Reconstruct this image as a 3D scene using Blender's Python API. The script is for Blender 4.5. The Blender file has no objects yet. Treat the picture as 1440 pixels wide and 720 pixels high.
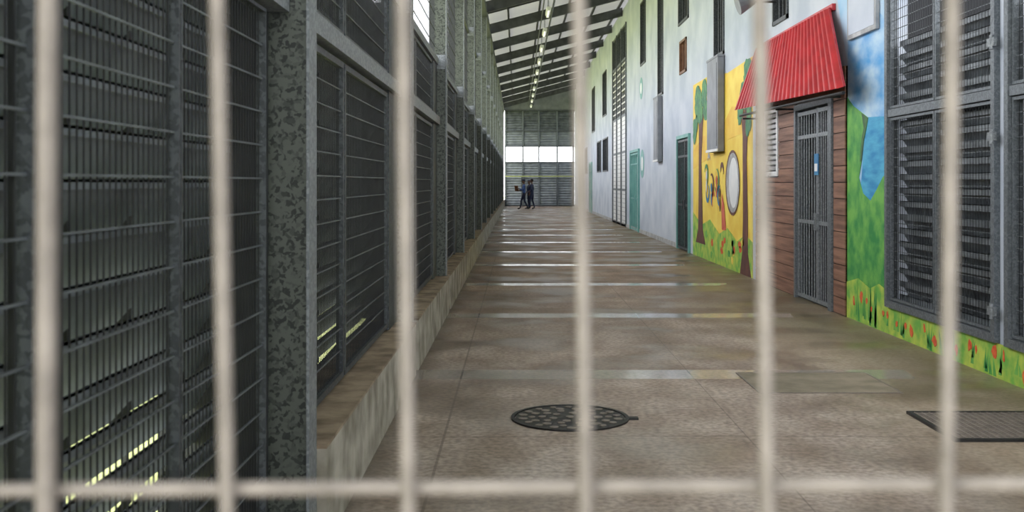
import bpy, bmesh, math, random
from mathutils import Vector, Matrix
random.seed(4)
scene = bpy.context.scene
scene.view_settings.view_transform = 'Standard'
scene.view_settings.look = 'None'
scene.view_settings.exposure = 0.12

# ------------------------------------------------------------------ materials
def new_mat(name):
    m = bpy.data.materials.new(name); m.use_nodes = True
    nt = m.node_tree
    return m, nt, nt.nodes, nt.links, nt.nodes['Principled BSDF']

def lin(c):
    return tuple(((v/255)/12.92 if v/255 <= .04045 else ((v/255+.055)/1.055)**2.4) for v in c) + (1,)

def mat(name, c1, c2=None, scale=4.0, rough=.6, metal=0.0, bump=0.0, detail=6, stretch=(1,1,1), bscale=None):
    m, nt, N, L, B = new_mat(name)
    B.inputs['Roughness'].default_value = rough
    B.inputs['Metallic'].default_value = metal
    c1 = lin(c1); c2 = lin(c2) if c2 else c1
    tc = N.new('ShaderNodeTexCoord'); mp = N.new('ShaderNodeMapping')
    mp.inputs['Scale'].default_value = stretch
    L.new(tc.outputs['Object'], mp.inputs['Vector'])
    n = N.new('ShaderNodeTexNoise'); n.inputs['Scale'].default_value = scale; n.inputs['Detail'].default_value = detail
    L.new(mp.outputs[0], n.inputs['Vector'])
    r = N.new('ShaderNodeValToRGB')
    r.color_ramp.elements[0].position = .36; r.color_ramp.elements[1].position = .64
    r.color_ramp.elements[0].color = c1; r.color_ramp.elements[1].color = c2
    L.new(n.outputs['Fac'], r.inputs['Fac']); L.new(r.outputs['Color'], B.inputs['Base Color'])
    if bump:
        b = N.new('ShaderNodeBump'); b.inputs['Strength'].default_value = bump; b.inputs['Distance'].default_value = .01
        n2 = N.new('ShaderNodeTexNoise'); n2.inputs['Scale'].default_value = bscale or scale*6; n2.inputs['Detail'].default_value = 4
        L.new(mp.outputs[0], n2.inputs['Vector']); L.new(n2.outputs['Fac'], b.inputs['Height']); L.new(b.outputs[0], B.inputs['Normal'])
    return m

def galv(name, c1, c2, scale=45, rough=.45, metal=.35, p0=.35, p1=.75):
    m, nt, N, L, B = new_mat(name)
    B.inputs['Roughness'].default_value = rough; B.inputs['Metallic'].default_value = metal
    tc = N.new('ShaderNodeTexCoord')
    ns = N.new('ShaderNodeTexNoise'); ns.inputs['Scale'].default_value = 30; ns.inputs['Detail'].default_value = 3
    ad = N.new('ShaderNodeMixRGB'); ad.blend_type = 'ADD'; ad.inputs[0].default_value = .05
    L.new(tc.outputs['Object'], ns.inputs['Vector']); L.new(tc.outputs['Object'], ad.inputs[1]); L.new(ns.outputs['Color'], ad.inputs[2])
    v = N.new('ShaderNodeTexVoronoi'); v.inputs['Scale'].default_value = scale
    L.new(ad.outputs[0], v.inputs['Vector'])
    sep = N.new('ShaderNodeSeparateColor'); L.new(v.outputs['Color'], sep.inputs[0])
    r = N.new('ShaderNodeValToRGB'); r.color_ramp.interpolation = 'LINEAR'
    r.color_ramp.elements[0].position = p0; r.color_ramp.elements[1].position = p1
    r.color_ramp.elements[0].color = lin(c1); r.color_ramp.elements[1].color = lin(c2)
    L.new(sep.outputs[0], r.inputs['Fac']); L.new(r.outputs['Color'], B.inputs['Base Color'])
    return m

M = {}
M['galv_col'] = galv('galvanised_spangle', (48,52,48), (90,95,87), 60, .45, .3, .15, .55)
M['galv'] = galv('galvanised_frame', (116,121,124), (142,147,149), 60, .5)
M['galv_mid'] = galv('galvanised_mid', (92,98,102), (114,120,124), 60, .5)
M['galv_dark'] = galv('galvanised_dark', (62,66,69), (86,91,94), 60, .5)
M['blade'] = mat('louver_blade', (88,94,98), (126,132,136), 3, .45, .25)
M['wire'] = mat('mesh_wire', (34,36,38), (48,50,52), 6, .5, .3)
M['hwire'] = mat('mesh_crossbar', (84,89,92), (108,114,117), 6, .5, .3)
M['steel_dark'] = mat('dark_steel', (36,38,40), (52,54,56), 5, .5, .3)
M['wall'] = mat('painted_white_wall', (180,189,202), (202,208,217), 1.2, .75, 0, .15)
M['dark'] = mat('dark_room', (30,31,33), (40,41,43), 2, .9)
M['teal'] = mat('teal_paint', (100,160,154), (122,180,172), 3, .5)
M['brownwin'] = mat('brown_shutter', (104,72,52), (130,92,66), 5, .6)
M['gateCol'] = mat('security_bar_paint', (118,110,103), (142,133,125), 30, .6, 0, .2)
M['curb'] = mat('curb_concrete', (124,118,104), (180,174,160), 3.5, .85, 0, .4)
M['curbtop'] = mat('curb_top_dirty', (104,88,70), (156,138,116), 5, .85, 0, .4)
M['red'] = mat('red_corrugated', (168,34,42), (194,46,52), 4, .45)
M['white'] = mat('white_paint', (222,224,224), (232,232,230), 4, .5)
M['boxgrey'] = mat('grey_enclosure', (112,116,122), (128,132,137), 4, .5)
M['sky'] = mat('mural_sky_paint', (86,160,216), (190,216,232), 1.8, .65, 0, 0, 5, (1,1,2))
M['skypale'] = mat('mural_sky_pale_paint', (156,196,224), (198,212,226), 1.5, .65)
M['sea'] = mat('mural_sea_paint', (40,136,190), (82,176,210), 3, .65, 0, 0, 5, (1,1,4))
M['hill'] = mat('mural_hill_paint', (44,134,64), (116,182,80), 4.5, .65)
M['hilldark'] = mat('mural_cliff_paint', (52,84,56), (74,120,66), 6, .65)
M['grassp'] = mat('mural_grass_paint', (110,176,72), (190,206,84), 6, .65)
M['flower'] = mat('mural_flower_paint', (206,70,40), (232,120,60), 14, .65)
M['yellow'] = mat('mural_yellow_paint', (244,218,96), (234,196,70), 2.2, .65)
M['orange'] = mat('mural_orange_paint', (242,206,84), (230,180,62), 2, .65)
M['trunk'] = mat('mural_trunk_paint', (84,48,44), (110,66,50), 6, .65)
M['leaf'] = mat('mural_leaf_paint', (40,104,80), (90,150,88), 7, .65)
M['mblue'] = mat('mural_blue_paint', (56,120,170), (70,140,180), 6, .65)
M['mred'] = mat('mural_pink_paint', (196,84,60), (210,110,80), 6, .65)
M['mgray'] = mat('mural_grey_paint', (150,150,150), (190,190,190), 5, .65)
M['plank'] = mat('brown_plank_paint', (104,70,54), (150,110,88), 3, .6, 0, .3, 6, (1,.3,6))
M['plankdark'] = mat('plank_joint', (52,34,28), None, 3, .8)
M['iron'] = mat('cast_iron', (30,30,30), (44,42,41), 14, .5, .3, .3)
M['ironlite'] = mat('cast_iron_worn', (112,104,96), (134,124,114), 20, .55, .1)
M['slab'] = mat('cover_slab', (118,110,92), (144,132,114), 5, .7, 0, .3)
M['rafter'] = mat('rafter_steel', (44,46,48), (64,66,68), 4, .6)
M['rail'] = mat('yellow_green_rail', (140,148,96), (160,166,110), 4, .5)
M['wallfar'] = mat('gable_panel', (98,102,107), (120,124,129), 2, .7)
M['endblade'] = mat('end_louver_blade', (124,130,135), (148,154,159), 3, .5, .1)

m, nt, N, L, B = new_mat('roof_sheet')
B.inputs['Base Color'].default_value = lin((176,175,172)); B.inputs['Roughness'].default_value = .7
tr = N.new('ShaderNodeBsdfTranslucent'); tr.inputs['Color'].default_value = (.95,.94,.92,1)
mx = N.new('ShaderNodeMixShader'); mx.inputs[0].default_value = .055
L.new(B.outputs[0], mx.inputs[1]); L.new(tr.outputs[0], mx.inputs[2]); L.new(mx.outputs[0], N['Material Output'].inputs['Surface'])
M['roof'] = m
m, nt, N, L, B = new_mat('fluorescent_tube')
B.inputs['Base Color'].default_value = (.9,.9,.9,1); B.inputs['Emission Color'].default_value = (1,.95,.85,1); B.inputs['Emission Strength'].default_value = 1.0
M['tube'] = m
M['grass'] = mat('lawn', (166,176,100), (212,218,146), 1.5, .9, 0, .5)

# floor
m, nt, N, L, B = new_mat('wet_concrete_floor')
geo = N.new('ShaderNodeNewGeometry'); sep = N.new('ShaderNodeSeparateXYZ'); L.new(geo.outputs['Position'], sep.inputs[0])
def math_n(op, a, b=None, c=None):
    n = N.new('ShaderNodeMath'); n.operation = op
    for i, v in enumerate((a, b, c)):
        if v is None: continue
        if isinstance(v, (int, float)): n.inputs[i].default_value = v
        else: L.new(v, n.inputs[i])
    return n.outputs[0]
def ramp(fac, stops):
    r = N.new('ShaderNodeValToRGB'); cr = r.color_ramp
    while len(cr.elements) < len(stops): cr.elements.new(.5)
    for e, (p, c) in zip(cr.elements, stops): e.position = p; e.color = c
    L.new(fac, r.inputs[0]); return r.outputs['Color']
def noise(scale, detail=5, stretch=None):
    n = N.new('ShaderNodeTexNoise'); n.inputs['Scale'].default_value = scale; n.inputs['Detail'].default_value = detail
    if stretch:
        mp = N.new('ShaderNodeMapping'); mp.inputs['Scale'].default_value = stretch
        L.new(geo.outputs['Position'], mp.inputs[0]); L.new(mp.outputs[0], n.inputs['Vector'])
    else: L.new(geo.outputs['Position'], n.inputs['Vector'])
    return n.outputs['Fac']
def mixc(f, a, b, mode='MIX'):
    n = N.new('ShaderNodeMixRGB'); n.blend_type = mode
    for i, v in enumerate((f, a, b)):
        if isinstance(v, (int, float)): n.inputs[i].default_value = v
        elif isinstance(v, tuple): n.inputs[i].default_value = v
        else: L.new(v, n.inputs[i])
    return n.outputs[0]
X, Y = sep.outputs[0], sep.outputs[1]
big = noise(.55, 6); fine = noise(26, 8); mid = noise(2.4, 7, (1, .55, 1)); cloud = noise(1.1, 7, (.8, .8, 1))
col = ramp(mid, [(.34, lin((154,138,124))), (.5, lin((174,160,148))), (.66, lin((194,183,172)))])
speck = ramp(fine, [(.35, (.58,.57,.56,1)), (.62, (1.18,1.18,1.18,1))])
col = mixc(.85, col, speck, 'MULTIPLY')
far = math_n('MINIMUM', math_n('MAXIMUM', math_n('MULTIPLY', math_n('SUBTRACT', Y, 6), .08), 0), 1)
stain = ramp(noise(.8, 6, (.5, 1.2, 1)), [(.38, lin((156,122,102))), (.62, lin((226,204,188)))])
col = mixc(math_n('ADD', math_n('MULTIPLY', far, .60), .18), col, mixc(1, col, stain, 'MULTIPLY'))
wet = ramp(cloud, [(.46, (0,0,0,1)), (.60, (1,1,1,1))])
wetv = N.new('ShaderNodeSeparateColor'); L.new(wet, wetv.inputs[0]); wetv = wetv.outputs[0]
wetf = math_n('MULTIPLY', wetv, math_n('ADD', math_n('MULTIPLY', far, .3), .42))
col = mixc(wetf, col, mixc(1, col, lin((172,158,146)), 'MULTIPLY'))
# small dark spots and scuffs
spots = ramp(noise(7.5, 3), [(.66, (0,0,0,1)), (.72, (1,1,1,1))])
sv = N.new('ShaderNodeSeparateColor'); L.new(spots, sv.inputs[0])
col = mixc(math_n('MULTIPLY', sv.outputs[0], .35), col, lin((92,76,64)))
alg = math_n('MULTIPLY', math_n('MAXIMUM', math_n('SUBTRACT', X, 2.0), 0), .6)
alg = math_n('MINIMUM', math_n('MULTIPLY', alg, math_n('ADD', mid, .1)), .5)
col = mixc(alg, col, lin((112,104,66)))
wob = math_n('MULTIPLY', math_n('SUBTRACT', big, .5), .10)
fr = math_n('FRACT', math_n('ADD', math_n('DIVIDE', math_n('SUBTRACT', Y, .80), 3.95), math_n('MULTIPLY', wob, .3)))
sheen_band = math_n('MULTIPLY', math_n('LESS_THAN', fr, .105), math_n('GREATER_THAN', Y, 8.0))
sheen_bandf = math_n('MULTIPLY', sheen_band, math_n('LESS_THAN', math_n('ADD', X, math_n('MULTIPLY', wob, 14)), 3.2))
col = mixc(math_n('MULTIPLY', sheen_bandf, math_n('ADD', math_n('MULTIPLY', far, .6), .12)), col, lin((206,202,196)))  # bright reflection on the wet bands painted pale into the base colour
dampb = math_n('MULTIPLY', math_n('LESS_THAN', math_n('ABSOLUTE', math_n('SUBTRACT', fr, .18)), .07), math_n('MULTIPLY', far, .45))
col = mixc(dampb, col, lin((100,76,60)))
e0 = math_n('LESS_THAN', math_n('ABSOLUTE', math_n('SUBTRACT', fr, .5)), .0022)
jx = math_n('LESS_THAN', math_n('ABSOLUTE', math_n('SUBTRACT', X, -.46)), .008)
jx2 = math_n('LESS_THAN', math_n('ABSOLUTE', math_n('SUBTRACT', X, 1.45)), .005)
jn = math_n('MINIMUM', math_n('ADD', math_n('ADD', e0, jx), jx2), 1)
col = mixc(math_n('MULTIPLY', jn, .5), col, lin((80,70,62)))
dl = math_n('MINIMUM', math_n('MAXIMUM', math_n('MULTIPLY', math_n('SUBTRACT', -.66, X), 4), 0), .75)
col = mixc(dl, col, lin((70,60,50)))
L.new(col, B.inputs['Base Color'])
rgw = mixc(wetv, (.60,.60,.60,1), (.28,.28,.28,1))
rg = mixc(sheen_bandf, rgw, (.13,.13,.13,1))
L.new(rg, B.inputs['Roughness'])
b = N.new('ShaderNodeBump'); b.inputs['Strength'].default_value = .22; b.inputs['Distance'].default_value = .004
L.new(fine, b.inputs['Height']); L.new(b.outputs[0], B.inputs['Normal'])
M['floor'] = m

# ------------------------------------------------------------------ mesh builder
class MB:
    def __init__(s): s.v = []; s.f = []; s.mi = []; s.mats = []
    def m(s, k):
        if k not in s.mats: s.mats.append(k)
        return s.mats.index(k)
    def add(s, vs, fs, k):
        o = len(s.v); s.v += [tuple(p) for p in vs]; i = s.m(k)
        for f in fs: s.f.append([o+a for a in f]); s.mi.append(i)
    def box(s, x0, x1, y0, y1, z0, z1, k):
        vs = [(x0,y0,z0),(x1,y0,z0),(x1,y1,z0),(x0,y1,z0),(x0,y0,z1),(x1,y0,z1),(x1,y1,z1),(x0,y1,z1)]
        s.add(vs, [(0,3,2,1),(4,5,6,7),(0,1,5,4),(1,2,6,5),(2,3,7,6),(3,0,4,7)], k)
    def cyl(s, p0, p1, r, k, n=8, r1=None):
        p0, p1 = Vector(p0), Vector(p1); d = (p1-p0).normalized()
        a = d.orthogonal().normalized(); b = d.cross(a); r1 = r if r1 is None else r1
        vs = [p0+(a*math.cos(t)+b*math.sin(t))*r for t in [2*math.pi*i/n for i in range(n)]] + \
             [p1+(a*math.cos(t)+b*math.sin(t))*r1 for t in [2*math.pi*i/n for i in range(n)]]
        fs = [(i,(i+1)%n,n+(i+1)%n,n+i) for i in range(n)] + [tuple(range(n-1,-1,-1)), tuple(range(n,2*n))]
        s.add(vs, fs, k)
    def panel(s, pts, x, t, k):
        n = len(pts)
        vs = [(x, p[0], p[1]) for p in pts] + [(x+t, p[0], p[1]) for p in pts]
        s.add(vs, [tuple(range(n)), tuple(range(2*n-1, n-1, -1))] + [(i,(i+1)%n,n+(i+1)%n,n+i) for i in range(n)], k)
    def finish(s, name, loc=(0,0,0), parent=None, smooth=False):
        me = bpy.data.meshes.new(name); me.from_pydata(s.v, [], s.f)
        for k in s.mats: me.materials.append(M[k])
        me.polygons.foreach_set('material_index', s.mi)
        bm = bmesh.new(); bm.from_mesh(me); bmesh.ops.recalc_face_normals(bm, faces=bm.faces); bm.to_mesh(me); bm.free()
        if smooth: me.polygons.foreach_set('use_smooth', [True]*len(me.polygons))
        me.update()
        o = bpy.data.objects.new(name, me); o.location = loc; scene.collection.objects.link(o)
        if parent: o.parent = parent
        return o
def instance(o, loc, name=None):
    c = bpy.data.objects.new(name or o.name, o.data); c.location = loc; scene.collection.objects.link(c); return c

XL, XR, YE = -.84, 3.95, 73.0
WIN = [0]
def wname():
    WIN[0] += 1; return 'window_%d' % WIN[0]

# ------------------------------------------------------------------ floor, ground
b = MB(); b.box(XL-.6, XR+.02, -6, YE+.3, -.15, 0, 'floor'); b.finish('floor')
b = MB(); b.box(-80, XL-.7, -20, 140, -.35, -.2, 'grass'); b.finish('lawn')

# ------------------------------------------------------------------ left side
PX = -1.03
def louvers(b, xin, s, y0, y1, z0, z1, pitch=.14, a=.15, dz=.23, t=.005, k='blade', lip=.028):
    z = z0
    while z < z1:
        x0, x1 = xin, xin+s*a
        zt = z+.02
        vs = [(x0,y0,zt),(x1,y0,zt-dz),(x1,y1,zt-dz),(x0,y1,zt),(x0,y0,zt-t-.004),(x1,y0,zt-dz-t),(x1,y1,zt-dz-t),(x0,y1,zt-t-.004)]
        b.add(vs, [(0,1,2,3),(4,7,6,5),(0,4,5,1),(1,5,6,2),(2,6,7,3),(3,7,4,0)], k)
        b.box(min(x0,x0+s*.006), max(x0,x0+s*.006), y0, y1, zt-lip, zt, k)
        z += pitch
def meshleaf(b, x, y0, y1, z0, z1, fk='galv_dark', vs=.04, hs=.13, fw=.035, r=.0022):
    b.box(x-.02, x+.02, y0, y0+fw, z0, z1, fk); b.box(x-.02, x+.02, y1-fw, y1, z0, z1, fk)
    b.box(x-.02, x+.02, y0+fw, y1-fw, z0, z0+fw, fk); b.box(x-.02, x+.02, y0+fw, y1-fw, z1-fw, z1, fk)
    n = max(2, round((y1-y0-2*fw)/vs))
    for i in range(1, n):
        y = y0+fw+(y1-y0-2*fw)*i/n
        b.box(x-r, x+r, y-r, y+r, z0+fw, z1-fw, 'wire')
    n = max(2, round((z1-z0-2*fw)/hs))
    for i in range(1, n):
        z = z0+fw+(z1-z0-2*fw)*i/n
        b.box(x+r, x+r+.006, y0+fw, y1-fw, z-.0035, z+.0035, 'hwire')

def bay(leaves, zb, y0, y1, fw=.035, pitch=.14, dz=.23):
    b = MB()
    for (a0, a1) in leaves:
        meshleaf(b, PX, a0, a1, zb, 2.30, fw=fw)
        meshleaf(b, PX, a0, a1, 2.44, 3.06, fw=fw)
        for q in (a0+.02, (a0+a1)/2):
            b.box(PX-.36, PX-.34, q-.010, q+.010, zb, 3.06, 'steel_dark')
            z = zb+.1
            while z < 3.0:
                b.add([(PX-.14,q-.008,z),(PX-.14,q+.008,z),(PX-.33,q+.008,z-.21),(PX-.33,q-.008,z-.21),(PX-.14,q-.008,z-.03),(PX-.14,q+.008,z-.03),(PX-.33,q+.008,z-.25),(PX-.33,q-.008,z-.25)],
                      [(0,1,2,3),(7,6,5,4),(0,4,5,1),(1,5,6,2),(2,6,7,3),(3,7,4,0)], 'steel_dark'); z += .28
    louvers(b, PX-.13, -1, y0, y1, zb+.05, 3.06, pitch=pitch, dz=dz)
    b.box(PX-.05, PX+.07, y0, y1, 2.32, 2.42, 'galv')
    b.box(PX-.05, PX+.05, y0, y1, 3.07, 3.15, 'galv')
    b.box(PX-.04, PX+.04, y0, y1, 4.7, 4.78, 'galv_dark')
    b.box(PX-.42, PX-.08, y1-.02, y1, zb, 3.1, 'steel_dark')
    n = int((y1-y0)/.10)
    for i in range(n+1):
        y = y0+(y1-y0)*i/n; b.box(PX-.003, PX+.003, y-.003, y+.003, 3.15, 6.4, 'wire')
    z = 3.3
    while z < 6.4: b.box(PX+.003, PX+.009, y0, y1, z-.004, z+.004, 'wire'); z += .2
    return b
b = bay([(.34,1.30),(1.34,2.24),(2.36,3.20),(3.21,4.30)], .0, .3, 4.5, .014, .14, .218)
b.box(PX-.05, PX+.03, 2.26, 2.35, 0, 2.32, 'steel_dark'); b.box(PX-.42, PX-.02, 4.32, 4.5, 0, 3.1, 'steel_dark')
b.finish(wname())
b = bay([(.14,1.63),(1.67,3.72)], .47, .1, 4.3)
b.box(PX-.03, PX+.03, 3.73, 4.3, .45, 3.1, 'galv_dark')
std = b.finish(wname(), (0,4.6,0))
NB = 15
for i in range(1, NB): instance(std, (0, 4.6+4.4*i, 0), wname())

def column():
    b = MB(); h = 6.6
    b.box(-.892, -.88, -.085, .085, 0, h, 'galv')
    b.box(-1.10, -1.088, -.085, .085, 0, h, 'galv_col')
    b.box(-1.088, -.892, -.07, -.06, 0, h, 'galv_col')
    b.box(-1.088, -.892, .06, .07, 0, h, 'galv_col')
    for z in (3.11, 4.74): 
        b.box(-1.08, -.90, -.076, -.07, z-.09, z+.09, 'galv'); 
        for dy in (-.05,.05):
            b.cyl((-.99, -.084, z+dy), (-.99,-.07,z+dy), .012, 'galv', 6)
    b.box(-1.11, -.87, -.10, .10, 0, .014, 'galv')
    return b
c0 = column().finish('steel_column', (0,.2,0))
for i in range(1, NB+2): instance(c0, (0, .2+4.4*i, 0))
b = MB()
for i in range(NB+1):
    y0 = 4.6+4.4*i+.11; y1 = min(y0+4.18, YE)
    b.box(-1.22, XL, y0, y1, 0, .425, 'curb'); b.box(-1.22, XL-.0, y0, y1, .425, .44, 'curbtop')
b.finish('wall_left')
b = MB(); b.box(-1.12, -.86, -4, YE, 6.4, 6.62, 'galv_dark'); b.finish('trim_1')

# ------------------------------------------------------------------ right wall with openings
ops = [
 (8.72,11.33,.29,5.0), (5.4,8.55,.29,5.0),
 (13.22,15.0,0,2.68),
 (16.0,16.85,1.7,2.74),
 (20.3,21.3,4.06,5.9), (28.8,29.8,4.0,6.9), (32.7,34.0,5.3,7.3),
 (24.8,25.8,4.2,5.0), (24.5,26.0,5.4,6.5), (15.5,16.4,4.0,4.8),
 (24.25,26.1,0,2.73), (34.3,36.9,0,2.7), (38.4,43.8,0,7.4),
 (46.2,48.9,2.1,3.6), (50.0,52.4,2.1,3.6), (56,58,0,2.7), (60,62,2.1,3.6), (54,56,4.2,6.5), (47,49,4.6,6.6), (65,67,0,2.7)]
ys = sorted(set([-6.0, YE] + [v for o in ops for v in o[:2]])); zs = sorted(set([0, 8.05] + [v for o in ops for v in o[2:]]))
b = MB()
for i in range(len(ys)-1):
    run = None
    for j in range(len(zs)-1):
        cy, cz = (ys[i]+ys[i+1])/2, (zs[j]+zs[j+1])/2
        hole = any(o[0] < cy < o[1] and o[2] < cz < o[3] for o in ops)
        if not hole and run is None: run = zs[j]
        if hole and run is not None: b.box(XR, XR+.2, ys[i], ys[i+1], run, zs[j], 'wall'); run = None
    if run is not None: b.box(XR, XR+.2, ys[i], ys[i+1], run, 8.05, 'wall')
b.finish('wall_right')
b = MB()
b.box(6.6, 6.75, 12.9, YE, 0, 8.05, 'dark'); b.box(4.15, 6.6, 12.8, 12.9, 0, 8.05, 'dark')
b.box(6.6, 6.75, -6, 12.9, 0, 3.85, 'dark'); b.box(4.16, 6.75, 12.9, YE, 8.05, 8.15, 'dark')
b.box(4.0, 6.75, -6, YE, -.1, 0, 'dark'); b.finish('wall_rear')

def rwin(y0, y1, mids):
    b = MB(); x = XR+.01; fw = .07; z0 = .29; z1 = 5.0; g='galv_mid'
    b.box(x-.06, x+.06, y0, y0+fw, z0, z1, g); b.box(x-.06, x+.06, y1-fw, y1, z0, z1, g)
    b.box(x-.06, x+.06, y0+fw, y1-fw, z0, z0+fw, g); b.box(x-.06, x+.06, y0+fw, y1-fw, z1-fw, z1, g)
    b.box(x-.05, x+.05, y0+fw, y1-fw, 2.29, 2.37, g)
    edges = [y0+fw] + mids + [y1-fw]
    for i in range(len(edges)-1):
        meshleaf(b, x-.01, edges[i]+.01, edges[i+1]-.01, z0+fw+.01, 2.28, g, .06, .10, .025, .002)
        meshleaf(b, x-.01, edges[i]+.01, edges[i+1]-.01, 2.38, z1-fw-.01, g, .06, .10, .025, .002)
    louvers(b, x+.08, 1, y0+fw, y1-fw, z0+.12, 3.1, k='blade', lip=.06)
    for z in (.55, 1.98, 2.75):
        b.cyl((x-.08, y0+.0, z-.06), (x-.08, y0+.0, z+.06), .018, 'galv', 10)
        b.box(x-.085, x-.062, y0-.05, y0+.08, z-.035, z+.035, 'galv')
    return b.finish(wname())
rwin(8.72, 11.33, [10.05]); rwin(5.4, 8.55, [7.0])

# ------------------------------------------------------------------ murals
def blob(cy, cz, ry, rz, n=18, j=.12):
    return [(cy+ry*math.cos(t)*(1+random.uniform(-j,j)), cz+rz*math.sin(t)*(1+random.uniform(-j,j))) for t in [2*math.pi*i/n for i in range(n)]]
b = MB(); e = .003
b.panel([(12.73,0),(11.34,0),(11.34,3.3),(11.6,3.45),(12.1,3.55),(12.73,3.6)], XR-e, e, 'sky')
b.panel([(12.73,3.6),(12.1,3.55),(11.6,3.45),(11.34,3.3),(11.34,4.5),(12.0,4.8),(12.73,4.9),(13.15,4.8),(13.15,3.86),(12.73,3.0)], XR-e, e, 'skypale')
b.panel([(12.05,2.34),(11.34,2.31),(11.34,1.3),(12.3,1.3)], XR-2*e, e, 'sea')
b.panel([(12.73,0),(12.73,2.62),(12.5,2.5),(12.25,2.42),(11.97,2.33),(12.04,2.2),(12.14,2.06),(12.2,1.85),(12.3,1.66),(12.15,1.48),(11.9,1.40),(11.7,1.52),(11.5,1.66),(11.34,1.72),(11.34,0)], XR-3*e, e, 'hill')
b.panel([(12.2,2.40),(11.97,2.33),(12.04,2.2),(12.12,2.08),(12.2,1.85),(12.26,1.84),(12.2,2.1),(12.12,2.22)], XR-4*e, e, 'hilldark')
b.panel([(12.73,0),(12.73,.42),(12.3,.5),(11.9,.42),(11.6,.5),(11.34,.45),(11.34,.285),(5.0,.285),(5.0,0)], XR-5*e, e, 'grassp')
for i in range(70):   # painted grass tufts
    y = random.uniform(5.2,12.6); z0_ = random.uniform(0,.1); top_ = random.uniform(.16,.27) + (.22 if y>11.4 else 0)
    b.panel([(y-.03,z0_),(y+.03,z0_),(y+random.uniform(-.05,.05),top_)], XR-5.5*e, e*.5, 'hill')
for i in range(30):
    y = 5.4+i*.245+random.uniform(-.1,.1); z = .14+random.uniform(-.05,.07)
    if y > 11.4: z += .1
    b.panel(blob(y, z, random.uniform(.02,.05), random.uniform(.03,.06), 7, .45), XR-6.5*e, e, 'flower')
b.finish('seaside_mural')

b = MB()
b.panel([(23.9,0),(17.85,0),(17.85,3.72),(20,3.66),(22,3.8),(23.9,3.78)], XR-e, e, 'yellow')
b.panel([(23.9,2.3),(22.6,2.6),(21,2.5),(19.6,3.0),(18.2,2.9),(18.2,2.5),(20,2.4),(22,2.1),(23.9,1.9)], XR-2*e, e, 'orange')
b.panel([(23.9,0),(23.9,.95),(22.8,.7),(21.8,.85),(20.8,.6),(20,.75),(19.1,.55),(18.4,.7),(17.85,.6),(17.85,0)], XR-3*e, e, 'grassp')
for i in range(16): b.panel(blob(random.uniform(18,23.6), random.uniform(.15,.6), .12, .07, 7, .3), XR-4*e, e, random.choice(['flower','yellow','hill']))
b.panel([(23.5,.30),(22.3,.30),(22.62,.6),(22.7,1.2),(22.8,2.0),(22.6,2.9),(22.35,3.3),(22.5,3.34),(22.9,2.9),(23.2,3.4),(23.35,3.4),(23.1,2.8),(23.12,2.0),(23.15,1.2),(23.2,.6)], XR-4*e, e, 'trunk')
b.panel([(18.85,0),(17.95,0),(18.2,.4),(18.22,1.0),(18.3,2.0),(18.15,3.0),(18.3,3.2),(18.5,2.8),(18.75,3.2),(18.8,3.0),(18.62,2.4),(18.62,2.0),(18.6,1.0),(18.65,.4)], XR-4*e, e, 'trunk')
for (cy,cz,ry,rz) in [(23.2,3.25,.55,.4),(22.6,3.5,.45,.25),(23.5,2.8,.3,.3),(22.35,3.1,.35,.2),(18.4,3.3,.5,.38),(18.15,2.75,.25,.3),(18.8,2.9,.25,.28)]:
    for q in range(5): b.panel(blob(cy+random.uniform(-.6,.6)*ry,cz+random.uniform(-.6,.6)*rz,ry*.62,rz*.62,12,.16), XR-(5+.1*q)*e, e, 'leaf')
b.panel(blob(19.5,1.6,.64,.60,26,.0), XR-5*e, e, 'trunk'); b.panel(blob(19.46,1.6,.58,.55,26,.0), XR-6*e, e, 'mgray'); b.panel(blob(19.38,1.6,.40,.46,26,.0), XR-7*e, e, 'white')
def arc(cy,cz,r,a0,a1,w,k,l=5):
    o=[];i_=[]
    for j in range(13):
        t=a0+(a1-a0)*j/12; ww=w*(.25+math.sin(math.pi*j/12)); o.append((cy+(r+ww)*math.cos(t),cz+(r+ww)*math.sin(t))); i_.append((cy+(r-ww)*math.cos(t),cz+(r-ww)*math.sin(t)))
    b.panel(o+i_[::-1], XR-l*e, e, k)
for (cy,cz,r,a0,a1,k) in [(22.2,1.75,.2,.4,4.6,'leaf'),(22.05,1.4,.17,2.0,6.5,'mblue'),(21.6,1.55,.22,1.2,5.0,'trunk'),(21.4,1.25,.15,-1,2.6,'mred'),(21.05,1.65,.22,1.6,5.6,'leaf'),(20.75,1.35,.18,-2,1.8,'mblue'),(20.5,1.8,.15,0,3.4,'trunk'),(21.9,2.05,.12,0,3.1,'mgray')]:
    arc(cy,cz,r,a0,a1,.04,k)
for (cy,cz,k) in [(22.15,1.75,'white'),(21.05,1.65,'mred'),(21.6,1.5,'mblue'),(20.7,1.4,'trunk')]:
    b.panel(blob(cy,cz,.08,.09,9,.2), XR-6*e, e, k); b.panel(blob(cy,cz-.22,.06,.13,9,.15), XR-6*e, e, k)
b.panel([(20.5,.7),(20.1,.7),(20.3,1.2),(20.5,1.4),(20.55,1.1)], XR-5*e, e, 'mred')
b.finish('savanna_mural')

# ------------------------------------------------------------------ painted shed front, canopy, door
b = MB()
def planks(y0, y1, z0, z1):
    z = z0
    while z < z1-.01:
        zz = min(z+.2, z1)
        b.box(XR-.035, XR-.002, y0, y1, z+.012, zz, 'plank'); z += .2
    b.box(XR-.02, XR-.001, y0, y1, z0, z1, 'plankdark')
planks(12.74, 13.2, 0, 3.0); planks(15.02, 15.98, 0, 3.0); planks(16.87, 17.5, 0, 3.0)
planks(15.98, 16.87, 0, 1.68); planks(13.2, 15.02, 2.7, 3.0); planks(15.98,16.87,2.76,3.0)
b.finish('wooden_shed_facade')

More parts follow.
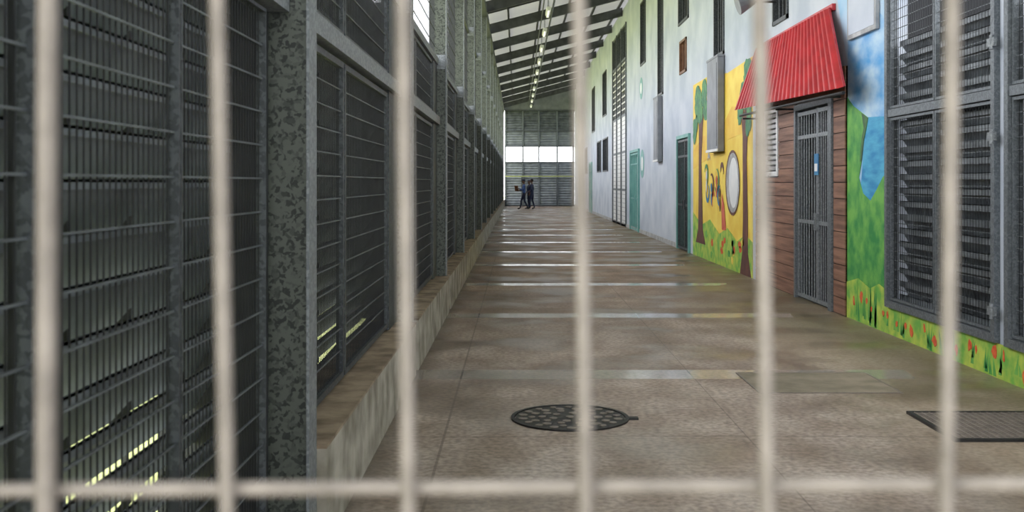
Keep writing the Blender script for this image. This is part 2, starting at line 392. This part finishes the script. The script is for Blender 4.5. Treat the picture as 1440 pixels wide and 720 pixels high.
b = MB(); n = 26*12; top=[]; bot=[]
for i in range(n+1):
    t = i/n; w = .036*math.tanh(2.2*math.sin(t*26*2*math.pi))
    top.append((XR-.085+w*.9, 13.25+t*3.9, 3.77+w*.25)); bot.append((3.60+w, 11.78+t*5.75, 2.66+t*.14+w*.3))
vs = top+bot; b.add(vs, [(i,i+1,n+2+i,n+1+i) for i in range(n)], 'red')
o = b.finish('corrugated_canopy')
md = o.modifiers.new('t','SOLIDIFY'); md.thickness = .006
b = MB(); b.box(XR-.05, XR-.005, 13.2, 17.2, 3.74, 3.82, 'red'); b.cyl((3.66,11.95,2.61),(3.66,17.5,2.70),.02,'steel_dark')
for y in (12.9, 15.1, 17.3): b.cyl((3.66,y,2.64),(XR-.04,y,2.64),.015,'steel_dark')
b.finish('canopy_frame', parent=o)

b = MB()
x = XR-.05
b.box(x, XR+.03, 16.0, 16.07, 1.7, 2.74, 'white'); b.box(x, XR+.03, 16.78, 16.85, 1.7, 2.74, 'white')
b.box(x, XR+.03, 16.07, 16.78, 1.7, 1.77, 'white'); b.box(x, XR+.03, 16.07, 16.78, 2.67, 2.74, 'white')
for i in range(11): b.box(x+.03, XR+.0, 16.07, 16.78, 1.8+i*.08, 1.85+i*.08, 'mgray')
b.finish(wname())

def bargate(name, y0, y1, h, fk='galv', fill='dark', frame='galv', nb=7, br=.012, post=.08):
    b = MB(); x = XR
    b.box(x-.06, x+.16, y0, y0+post, 0, h, frame); b.box(x-.06, x+.16, y1-.08, y1, 0, h, frame); b.box(x-.06, x+.16, y0+post, y1-.08, h-.08, h, frame)
    g0, g1 = y0+post+.02, y1-.1; gm=g0+(g1-g0)*.36
    for (a0, a1, n_) in ((g0, gm-.01, nb-2), (gm+.01, g1, nb)):
        b.box(x-.03, x+.0, a0, a0+.04, .03, h-.1, fk); b.box(x-.03, x+.0, a1-.04, a1, .03, h-.1, fk)
        for z in (.03, 1.05, 2.2, h-.16): b.box(x-.03, x+.0, a0+.04, a1-.04, z, z+.05, fk)
        for i in range(1, n_): 
            y = a0+.04+(a1-a0-.08)*i/n_; b.cyl((x-.015,y,.05),(x-.015,y,h-.12),br,fk,6)
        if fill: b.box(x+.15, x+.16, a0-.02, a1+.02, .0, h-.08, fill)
    b.box(x-.06, x-.03, gm-.07, gm+.07, .98, 1.2, fk)
    b.cyl((x-.08,gm-.04,1.0),(x-.08,gm-.04,1.2),.010,fk,8)
    return b.finish(name)
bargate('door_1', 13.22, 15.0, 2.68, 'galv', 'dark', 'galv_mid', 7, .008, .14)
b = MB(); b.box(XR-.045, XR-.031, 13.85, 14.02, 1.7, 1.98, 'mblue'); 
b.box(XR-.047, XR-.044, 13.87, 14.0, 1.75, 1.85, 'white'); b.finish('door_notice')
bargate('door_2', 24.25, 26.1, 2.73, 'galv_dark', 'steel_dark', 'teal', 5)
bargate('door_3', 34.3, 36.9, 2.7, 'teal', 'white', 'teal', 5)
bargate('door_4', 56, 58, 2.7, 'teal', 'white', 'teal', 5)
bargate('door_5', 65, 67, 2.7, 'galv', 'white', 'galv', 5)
b = MB(); x = XR
for y in (38.4, 40.2, 42.0, 43.72): b.box(x-.05,x+.1,y,y+.08,0,7.4,'galv_mid')
for z in (0,1.3,2.7,4.05,6.1,7.32): b.box(x-.02,x+.1,38.4,43.8,z,z+.08,'galv_mid')
for i in range(24): b.box(x-.01,x+.01,38.4,43.8,.2+i*.16,.22+i*.16,'mgray')
b.box(x+.0,x+.02,38.45,43.7,.05,4.05,'white')
for i in range(11): b.box(x-.006,x+.006,38.5+i*.48,38.52+i*.48,4.1,6.1,'white')
for i in range(8): b.box(x-.006,x+.006,38.4,43.8,4.3+i*.24,4.35+i*.24,'white')
b.finish('meshed_gate')

def sw(y0,y1,z0,z1,fk='galv_dark',gk='dark',bars=3):
    b = MB(); x = XR
    b.box(x-.03,x+.12,y0,y0+.06,z0,z1,fk); b.box(x-.03,x+.12,y1-.06,y1,z0,z1,fk); b.box(x-.03,x+.12,y0,y1,z0,z0+.06,fk); b.box(x-.03,x+.12,y0,y1,z1-.06,z1,fk)
    for i in range(1,bars+1):
        y=y0+(y1-y0)*i/(bars+1); b.cyl((x+.03,y,z0+.05),(x+.03,y,z1-.05),.012,fk,6)
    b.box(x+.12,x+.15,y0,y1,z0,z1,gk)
    return b.finish(wname())
sw(20.3,21.3,4.06,5.9); sw(28.8,29.8,4.0,6.9); sw(32.7,34.0,5.3,7.3); sw(24.8,25.8,4.2,5.0,'brownwin','brownwin'); sw(24.5,26.0,5.4,6.5)
sw(15.5,16.4,4.0,4.8); sw(46.2,48.9,2.1,3.6); sw(50.0,52.4,2.1,3.6); sw(60,62,2.1,3.6); sw(54,56,4.2,6.5); sw(47,49,4.6,6.6)
def cover(y0,y1,z0,z1):
    b = MB(); b.box(XR-.14,XR-.02,y0,y1,z0,z1,'boxgrey'); b.box(XR-.16,XR-.14,y0-.03,y1+.03,z0,z0+.05,'white'); b.box(XR-.15,XR-.02,y0-.02,y1+.02,z1,z1+.04,'boxgrey')
    b.box(XR-.145,XR-.14,y0+.1,y0+.14,z0+.1,z1-.1,'galv_dark')
    return b.finish('shutter_box')
cover(20.25,21.4,2.2,4.0); cover(28.9,29.8,2.18,3.92)
b = MB(); b.box(XR-.05,XR-.01,11.6,12.6,3.28,3.82,'mgray'); b.box(XR-.055,XR-.05,11.65,12.55,3.33,3.77,'wall'); 
b.finish('junction_box')
b = MB(); b.box(XR-.05,XR-.01,11.5,12.3,3.88,4.4,'dark')
for i in range(9): b.cyl((XR-.07,11.55+i*.09,3.88),(XR-.07,11.55+i*.09,4.4),.01,'galv_dark',6)
b.box(XR-.09,XR-.05,11.45,12.35,3.85,3.9,'galv'); b.finish('barred_vent')
b = MB(); b.cyl((XR-.45,16.2,4.35),(XR-.02,16.2,4.35),.02,'steel_dark'); b.cyl((XR-.6,16.2,4.3),(XR-.35,16.2,4.38),.16,'boxgrey',14,.07); b.finish('horn_loudspeaker')
for (y,z,r) in ((33.9,4.6,.35),(33.6,2.2,.45)):
    b = MB(); b.panel(blob(y,z,r*1.1,r,20,0), XR-.01, .008, 'teal'); b.panel(blob(y,z,r*.6,r*.5,20,0), XR-.014, .004, 'white'); b.finish('wall_emblem')
b = MB(); b.box(XR-.02,XR-.001,26.1,73,0,.12,'mgray'); b.finish('baseboard_right')

# ------------------------------------------------------------------ floor covers
b = MB(); cx, cy = .36, 7.25; R=.37; n=64
def disc(cx,cy,r,z0,z1,k,n=64,ri=None):
    if ri is None:
        vs=[(cx+r*math.cos(2*math.pi*i/n),cy+r*math.sin(2*math.pi*i/n),z) for z in (z0,z1) for i in range(n)]
        b.add(vs,[tuple(range(n-1,-1,-1)),tuple(range(n,2*n))]+[(i,(i+1)%n,n+(i+1)%n,n+i) for i in range(n)],k)
    else:
        vs=[(cx+q*math.cos(2*math.pi*i/n),cy+q*math.sin(2*math.pi*i/n),z) for (q,z) in ((r,z0),(r,z1),(ri,z1),(ri,z0)) for i in range(n)]
        b.add(vs,[(a*n+i,a*n+(i+1)%n,((a+1)%4)*n+(i+1)%n,((a+1)%4)*n+i) for a in range(4) for i in range(n)],k)
disc(cx,cy,R,.0,.008,'iron'); disc(cx,cy,R+.03,0,.012,'iron',64,R+.005)
for ring,(rr,cnt) in enumerate(((.05,1),(.12,6),(.19,10),(.26,14),(.325,18))):
    for i in range(cnt):
        a = 2*math.pi*i/cnt+ring*.3; x0,y0=cx+rr*math.cos(a)*(ring>0),cy+rr*math.sin(a)*(ring>0)
        rr2=random.uniform(.024,.033)
        pts=[(x0+rr2*random.uniform(.85,1.15)*math.cos(t),y0+rr2*random.uniform(.85,1.15)*math.sin(t)) for t in [2*math.pi*j/7 for j in range(7)]]
        vs=[(p[0],p[1],.008) for p in pts]+[(p[0],p[1],.012) for p in pts]
        b.add(vs,[tuple(range(7,14))]+[(j,(j+1)%7,7+(j+1)%7,7+j) for j in range(7)],'ironlite')
b.box(cx+R+.02,cx+R+.09,cy-.06,cy-.0,0,.013,'iron')
b.finish('manhole_cover')
b = MB(); b.box(1.85,2.92,8.12,8.95,0,.005,'slab')
for (a,c,d,e2) in ((1.838,1.852,8.1,8.965),(2.918,2.932,8.1,8.965),(1.852,2.918,8.1,8.115),(1.852,2.918,8.95,8.965)): b.box(a,c,d,e2,0,.007,'ironlite')
b.finish('inspection_cover')
b = MB(); b.box(2.72,3.66,6.6,7.38,0,.004,'dark')
for i in range(24): b.box(2.72,3.66,6.62+i*.032,6.632+i*.032,.004,.014,'ironlite')
for i in range(19): b.box(2.74+i*.05,2.752+i*.05,6.6,7.38,.004,.016,'ironlite')
b.box(2.70,2.73,6.58,7.4,0,.018,'iron'); b.box(3.65,3.68,6.58,7.4,0,.018,'iron'); b.box(2.73,3.65,7.37,7.4,0,.018,'iron'); b.box(2.73,3.65,6.58,6.61,0,.018,'iron')
b.finish('floor_drain_grate')

# ------------------------------------------------------------------ roof
def rz(x): return 6.62+(x+1.5)*(8.1-6.62)/(4.1+1.5)
b = MB(); n=int(84/.0625); 
top=[];bot=[]
for i in range(n+1):
    y=-8+84*i/n; w=.02*math.sin(y/.25*2*math.pi)
    top.append((-1.9,y,rz(-1.9)+.22+w)); bot.append((4.2,y,rz(4.2)+.22+w))
b.add(top+bot,[(i,i+1,n+2+i,n+1+i) for i in range(n)],'roof'); b.finish('ceiling', smooth=True)
b = MB()
def sl(x0,x1,y0,y1,h,off,k):
    vs=[]
    for z in (off-h,off):
        for (x,y) in ((x0,y0),(x1,y0),(x1,y1),(x0,y1)): vs.append((x,y,rz(x)+z))
    b.add(vs,[(0,3,2,1),(4,5,6,7),(0,1,5,4),(1,2,6,5),(2,3,7,6),(3,0,4,7)],k)
for i in range(NB+3):
    y=.2+4.4*i
    if y<YE: sl(-1.6,3.93,y-.07,y+.07,.32,.08,'rafter')
    if y+2.2<YE: sl(-1.6,3.93,y+2.17,y+2.23,.12,.19,'rafter')
for i in range(6):
    x=-1.3+i*1.02; sl(x-.03,x+.03,-4,YE,.10,.19,'rafter')
b.finish('roof_framing')
b = MB(); 
b.box(-.07,.07,-.7,.7,.03,.09,'white'); b.cyl((0,-.66,0),(0,.66,0),.02,'tube',8); b.box(-.05,.05,-.7,-.66,-.03,.03,'white'); b.box(-.05,.05,.66,.7,-.03,.03,'white')
b.cyl((0,-.5,.09),(0,-.5,.55),.008,'galv',6); b.cyl((0,.5,.09),(0,.5,.55),.008,'galv',6)
f0 = b.finish('fluorescent_ceiling_lamp',(.95,6,6.75))
for i in range(1,16): instance(f0,(.95,6+4.4*i,6.75))
b = MB(); b.cyl((1.1,-2,6.95),(1.1,YE,6.95),.03,'galv_dark',8); b.cyl((.8,-2,6.95),(.8,YE,6.95),.02,'galv_dark',8); b.finish('ceiling_conduit')

# ------------------------------------------------------------------ far end wall
b = MB()
b.box(-1.2,4.0,YE,YE+.1,6.55,8.3,'wallfar')
for x in (-.84,.35,1.45,2.7,3.8): b.box(x,x+.10,YE-.05,YE+.1,0,6.6,'galv_mid')
for z in (0,2.95,4.05,5.1,6.5): b.box(-.84,3.94,YE-.06,YE+.1,z,z+.09,'galv_dark')
def lv(z0,z1,k='endblade'):
    z=z0
    while z<z1-.02:
        b.add([(-.84,YE+.0,z),(3.94,YE+.0,z),(3.94,YE+.12,z+.19),(-.84,YE+.12,z+.19),(-.84,YE+.01,z-.01),(3.94,YE+.01,z-.01),(3.94,YE+.13,z+.18),(-.84,YE+.13,z+.18)],
              [(0,1,2,3),(7,6,5,4),(0,4,5,1),(1,5,6,2),(2,6,7,3),(3,7,4,0)],k); z+=.17
lv(.05,2.9); lv(4.1,5.1); lv(5.2,6.5,'blade')
b.box(-.84,3.94,YE+.14,YE+.16,4.1,6.5,'wallfar'); b.box(-.84,3.94,YE+.14,YE+.16,0,2.9,'wallfar')
b.finish('wall_far')
b = MB(); b.box(-.8,3.9,YE-.3,YE-.25,2.0,2.08,'rail'); b.box(-.8,-.72,YE-.3,YE-.25,0,2.0,'galv_dark'); b.box(2.7,2.76,YE-.3,YE-.25,0,2.0,'galv_dark'); b.box(.3,.36,YE-.3,YE-.25,0,2.0,'galv_dark'); b.box(3.82,3.9,YE-.3,YE-.25,0,2.0,'galv_dark'); b.finish('barrier_rail')

# ------------------------------------------------------------------ foreground security gate
b = MB(); gy=.6
tilt = {0:(-.264,-.265),1:(-.1685,-.163),2:(-.064,-.061),3:(.035,.039),4:(.1365,.141),5:(.245,.2415)}
for i in range(-5, 36):
    if i in tilt: xt, xb = tilt[i]
    else:
        xt = xb = -.265+.1015*i
    k = (xt-xb)/(.285); k = max(-.05,min(.05,k))
    xm=(xt+xb)/2; f=lambda z: xm+k*(z-1.557)
    r = .0056 if i==0 else .0043
    b.cyl((f(.12),gy,.12),(f(2.28),gy,2.28),r,'gateCol',12)
for z in (.5,.95,1.425,2.0): b.cyl((-.80,gy+.008,z-.0035),(3.4,gy+.008,z+.023),.0042,'gateCol',12)
b.box(-.84,-.80,gy-.02,gy+.02,.02,2.32,'gateCol'); b.box(3.36,3.40,gy-.02,gy+.02,.02,2.32,'gateCol')
b.box(-.84,3.40,gy-.02,gy+.02,.08,.12,'gateCol'); b.box(-.84,3.40,gy-.02,gy+.02,2.28,2.32,'gateCol')
b.finish('security_grille_gate')

# ------------------------------------------------------------------ people
M['skin'] = mat('dark_skin', (86,58,44), (98,68,52), 10, .5)
M['navy'] = mat('navy_uniform', (26,34,58), (38,48,76), 12, .8)
M['shirt'] = mat('blue_shirt', (54,80,132), (68,96,150), 12, .8)
M['shoe'] = mat('black_boot', (16,16,18), (24,24,26), 10, .4)
M['hair'] = mat('black_hair', (14,12,12), (24,20,20), 40, .9)
M['eye'] = mat('eye_white', (220,216,208), None, 5, .3)
M['lip'] = mat('lip_skin', (110,62,54), None, 5, .5)
M['paper'] = mat('brown_clipboard', (140,90,60), (156,104,70), 5, .7)
def skin_obj(name, verts, edges, radii, roots, matf, mats, parent, sub=2):
    me = bpy.data.meshes.new(name); me.from_pydata([tuple(v) for v in verts], edges, [])
    o = bpy.data.objects.new(name, me); scene.collection.objects.link(o)
    sk = o.modifiers.new('skin','SKIN'); 
    for i, r in enumerate(radii):
        me.skin_vertices[0].data[i].radius = r if isinstance(r, tuple) else (r, r)
        me.skin_vertices[0].data[i].use_root = i in roots
    ss = o.modifiers.new('sub','SUBSURF'); ss.levels = sub; ss.render_levels = sub
    dg = bpy.context.evaluated_depsgraph_get(); dg.update()
    nm = bpy.data.meshes.new_from_object(o.evaluated_get(dg))
    o.modifiers.clear(); o.data = nm
    nm.materials.clear()
    for k in mats: nm.materials.append(M[k])
    for p in nm.polygons: p.material_index = matf(p.center); p.use_smooth = True
    o.parent = parent; return o
def person(loc, heading, scale, lknee, rknee, lank, rank, lel, lwr, rel, rwr, shirt, cap=True, headturn=0, board=False):
    root = bpy.data.objects.new('uniformed_officer', None); scene.collection.objects.link(root)
    V = [(0,0,.95),(0,0,1.08),(0,-.01,1.22),(0,0,1.34),(0,0,1.425),(0,0,1.48),(0,-.01,1.58)]
    R = [(.145,.105),(.13,.10),(.15,.11),(.145,.10),(.10,.075),(.058,.058),(.056,.056)]
    E = [(0,1),(1,2),(2,3),(3,4),(4,5),(5,6)]
    def chain(start, pts, rs):
        p = start
        for q, r in zip(pts, rs):
            V.append(q); R.append(r); E.append((p, len(V)-1)); p = len(V)-1
    for s, kn, an in ((1,lknee,lank),(-1,rknee,rank)):
        kx,ky,kz = kn; ax,ay,az = an
        mid = ((.09*s+kx)/2,(ky)/2,(.86+kz)/2); cf=((kx*.65+ax*.35),(ky*.65+ay*.35)+.015,(kz*.65+az*.35))
        chain(0,[(.09*s,0,.86),mid,(kx,ky,kz),cf,(ax,ay,az),(ax,ay-.10,az-.04),(ax,ay-.17,az-.045)],[(.088,.092),(.082,.085),(.058,.06),(.056,.06),.042,(.042,.034),(.038,.028)])
    for s, el, wr in ((1,lel,lwr),(-1,rel,rwr)):
        sh=(.17*s,0,1.39); m1=tuple((sh[i]+el[i])/2 for i in range(3)); m2=tuple((el[i]*.6+wr[i]*.4) for i in range(3))
        d=(Vector(wr)-Vector(el)).normalized(); palm=tuple(Vector(wr)+d*.07)
        chain(3,[sh,m1,el,m2,wr,palm],[.058,.052,.044,.04,.028,(.036,.02)])
    mats=['navy',shirt,'skin','shoe','hair']
    hands=[Vector(lwr),Vector(rwr)]
    def mf(c):
        if min((c-h).length for h in hands)<.10: return 2
        if c.z<.13: return 3
        if c.z<.98 and abs(c.x)<.3 and min((c-h).length for h in hands)>.25: return 0
        if c.z>1.475 and abs(c.x)<.1: return 2
        return 1
    skin_obj('body',V,E,R,{0},mf,mats,root)
    FV=[];FE=[];FR=[];roots=set()
    for s, el, wr in ((1,lel,lwr),(-1,rel,rwr)):
        d=(Vector(wr)-Vector(el)).normalized(); side=d.cross(Vector((s,0,0))); 
        side = side.normalized() if side.length>.2 else Vector((0,0,1))
        nrm=d.cross(side).normalized(); palm=Vector(wr)+d*.075
        for j,(off,ln) in enumerate(((-.027,.06),(-.009,.072),(.009,.078),(.027,.068))):
            st=palm+side*off; roots.add(len(FV)); base=len(FV)
            for q in (st, st+d*ln*.45, st+d*ln*.75+nrm*.012, st+d*ln*.92+nrm*.03): FV.append(q); FR.append(.0085)
            FE.extend([(base,base+1),(base+1,base+2),(base+2,base+3)])
        st=Vector(wr)+d*.03+side*.025; roots.add(len(FV)); base=len(FV)
        for q in (st, st+side*.025+d*.025, st+side*.035+d*.055): FV.append(q); FR.append(.010)
        FE.extend([(base,base+1),(base+1,base+2)])
    skin_obj('fingers',FV,FE,FR,roots,lambda c:0,['skin'],root,1)
    hb=MB(); c=Vector((0,-.02,1.65)); rot=Matrix.Rotation(headturn,3,'Z')
    nu,nv=24,18; vs=[]
    for j in range(nv+1):
        ph=math.pi*j/nv
        for i in range(nu):
            th=2*math.pi*i/nu; v=Vector((math.sin(ph)*math.cos(th)*.076, math.sin(ph)*math.sin(th)*.096, math.cos(ph)*.118))
            if v.z<-.02: v.x*=1-.15*(-v.z-.02)/.1; v.y=v.y*(1-.08*(-v.z-.02)/.1)-.008
            if v.y<-.06 and abs(v.x)<.016 and -.035<v.z<.012: v.y-=.02*(1-abs(v.z+.028)/.05)
            if v.y<-.05 and abs(abs(v.x)-.03)<.016 and -.005<v.z<.02: v.y+=.008
            vs.append(c+rot@v)
    fs=[(j*nu+i,j*nu+(i+1)%nu,(j+1)*nu+(i+1)%nu,(j+1)*nu+i) for j in range(nv) for i in range(nu)]
    hb.add(vs,fs,'skin')
    def ell(p,rx,ry,rz_,k,zmin=-9,n1=14,n2=10):
        vv=[]
        for j in range(n2+1):
            ph=math.pi*j/n2
            for i in range(n1):
                th=2*math.pi*i/n1; w=Vector((rx*math.sin(ph)*math.cos(th),ry*math.sin(ph)*math.sin(th),max(rz_*math.cos(ph),zmin))); vv.append(c+rot@(Vector(p)+w))
        hb.add(vv,[(j*n1+i,j*n1+(i+1)%n1,(j+1)*n1+(i+1)%n1,(j+1)*n1+i) for j in range(n2) for i in range(n1)],k)
    ell((0,.014,.03),.081,.094,.096,'hair',-.03); 
    for s in (1,-1):
        ell((.078*s,.005,-.01),.008,.018,.03,'skin'); ell((.03*s,-.081,.006),.012,.008,.006,'eye'); ell((.03*s,-.087,.006),.006,.004,.006,'hair')
    ell((0,-.095,-.022),.012,.016,.012,'skin'); ell((0,-.084,-.058),.025,.01,.006,'lip')
    if cap: ell((0,.0,.075),.09,.108,.055,'navy',-.02); ell((0,-.10,.062),.06,.05,.006,'navy')
    hb.finish('head', parent=root, smooth=True)
    if board:
        g=MB(); g.box(-.13,.13,-.006,.006,-.17,.17,'paper'); g.box(-.04,.04,-.014,-.006,.12,.16,'galv')
        cb=g.finish('clipboard',(0.02,-.44,1.24),parent=root); cb.rotation_euler=(.2,0,.9)
    root.location=loc; root.rotation_euler=(0,0,heading); root.scale=(scale,)*3
    return root
person((.42,64.6,0),-math.pi/2,1.02,(.09,-.16,.50),(-.09,.03,.50),(.10,-.22,.085),(-.09,.22,.10),(.22,-.10,1.17),(.14,-.34,1.22),(-.24,-.06,1.14),(-.12,-.30,1.12),'shirt',True,0,True)
person((.76,65.6,0),-math.pi/2+.5,1.0,(.1,-.06,.49),(-.1,-.02,.49),(.11,-.0,.085),(-.12,.03,.085),(.27,.03,1.15),(.25,-.1,.93),(-.27,.02,1.15),(-.25,-.1,.93),'navy',True,.3)
person((.91,64.8,0),-math.pi/2-.3,1.04,(.1,-.10,.49),(-.1,.0,.49),(.1,-.12,.085),(-.1,.12,.09),(.26,.05,1.15),(.24,-.08,.92),(-.26,.03,1.15),(-.16,-.2,1.05),'navy',False)

# ------------------------------------------------------------------ light
w = bpy.data.worlds.new('overcast'); scene.world = w; w.use_nodes = True
bg = w.node_tree.nodes['Background']; bg.inputs[0].default_value = (.94,.96,1,1); bg.inputs[1].default_value = 4.4
s = bpy.data.lights.new('sun','SUN'); s.energy = 3.5; s.angle = math.radians(20); s.color=(1,.97,.92)
so = bpy.data.objects.new('sun', s); so.rotation_euler = (0, math.radians(14), 0); scene.collection.objects.link(so)

# ------------------------------------------------------------------ camera
cam = bpy.data.cameras.new('camera'); co = bpy.data.objects.new('camera', cam); scene.collection.objects.link(co)
co.location = (0,0,1.6); co.rotation_euler = (math.pi/2,0,0)
cam.sensor_width = 36; cam.lens = 37.5; cam.shift_x = -.0049; cam.shift_y = -.0715
cam.clip_start=.05; cam.clip_end=500
cam.dof.use_dof = True; cam.dof.focus_distance = 14; cam.dof.aperture_fstop = 5.2
scene.camera = co
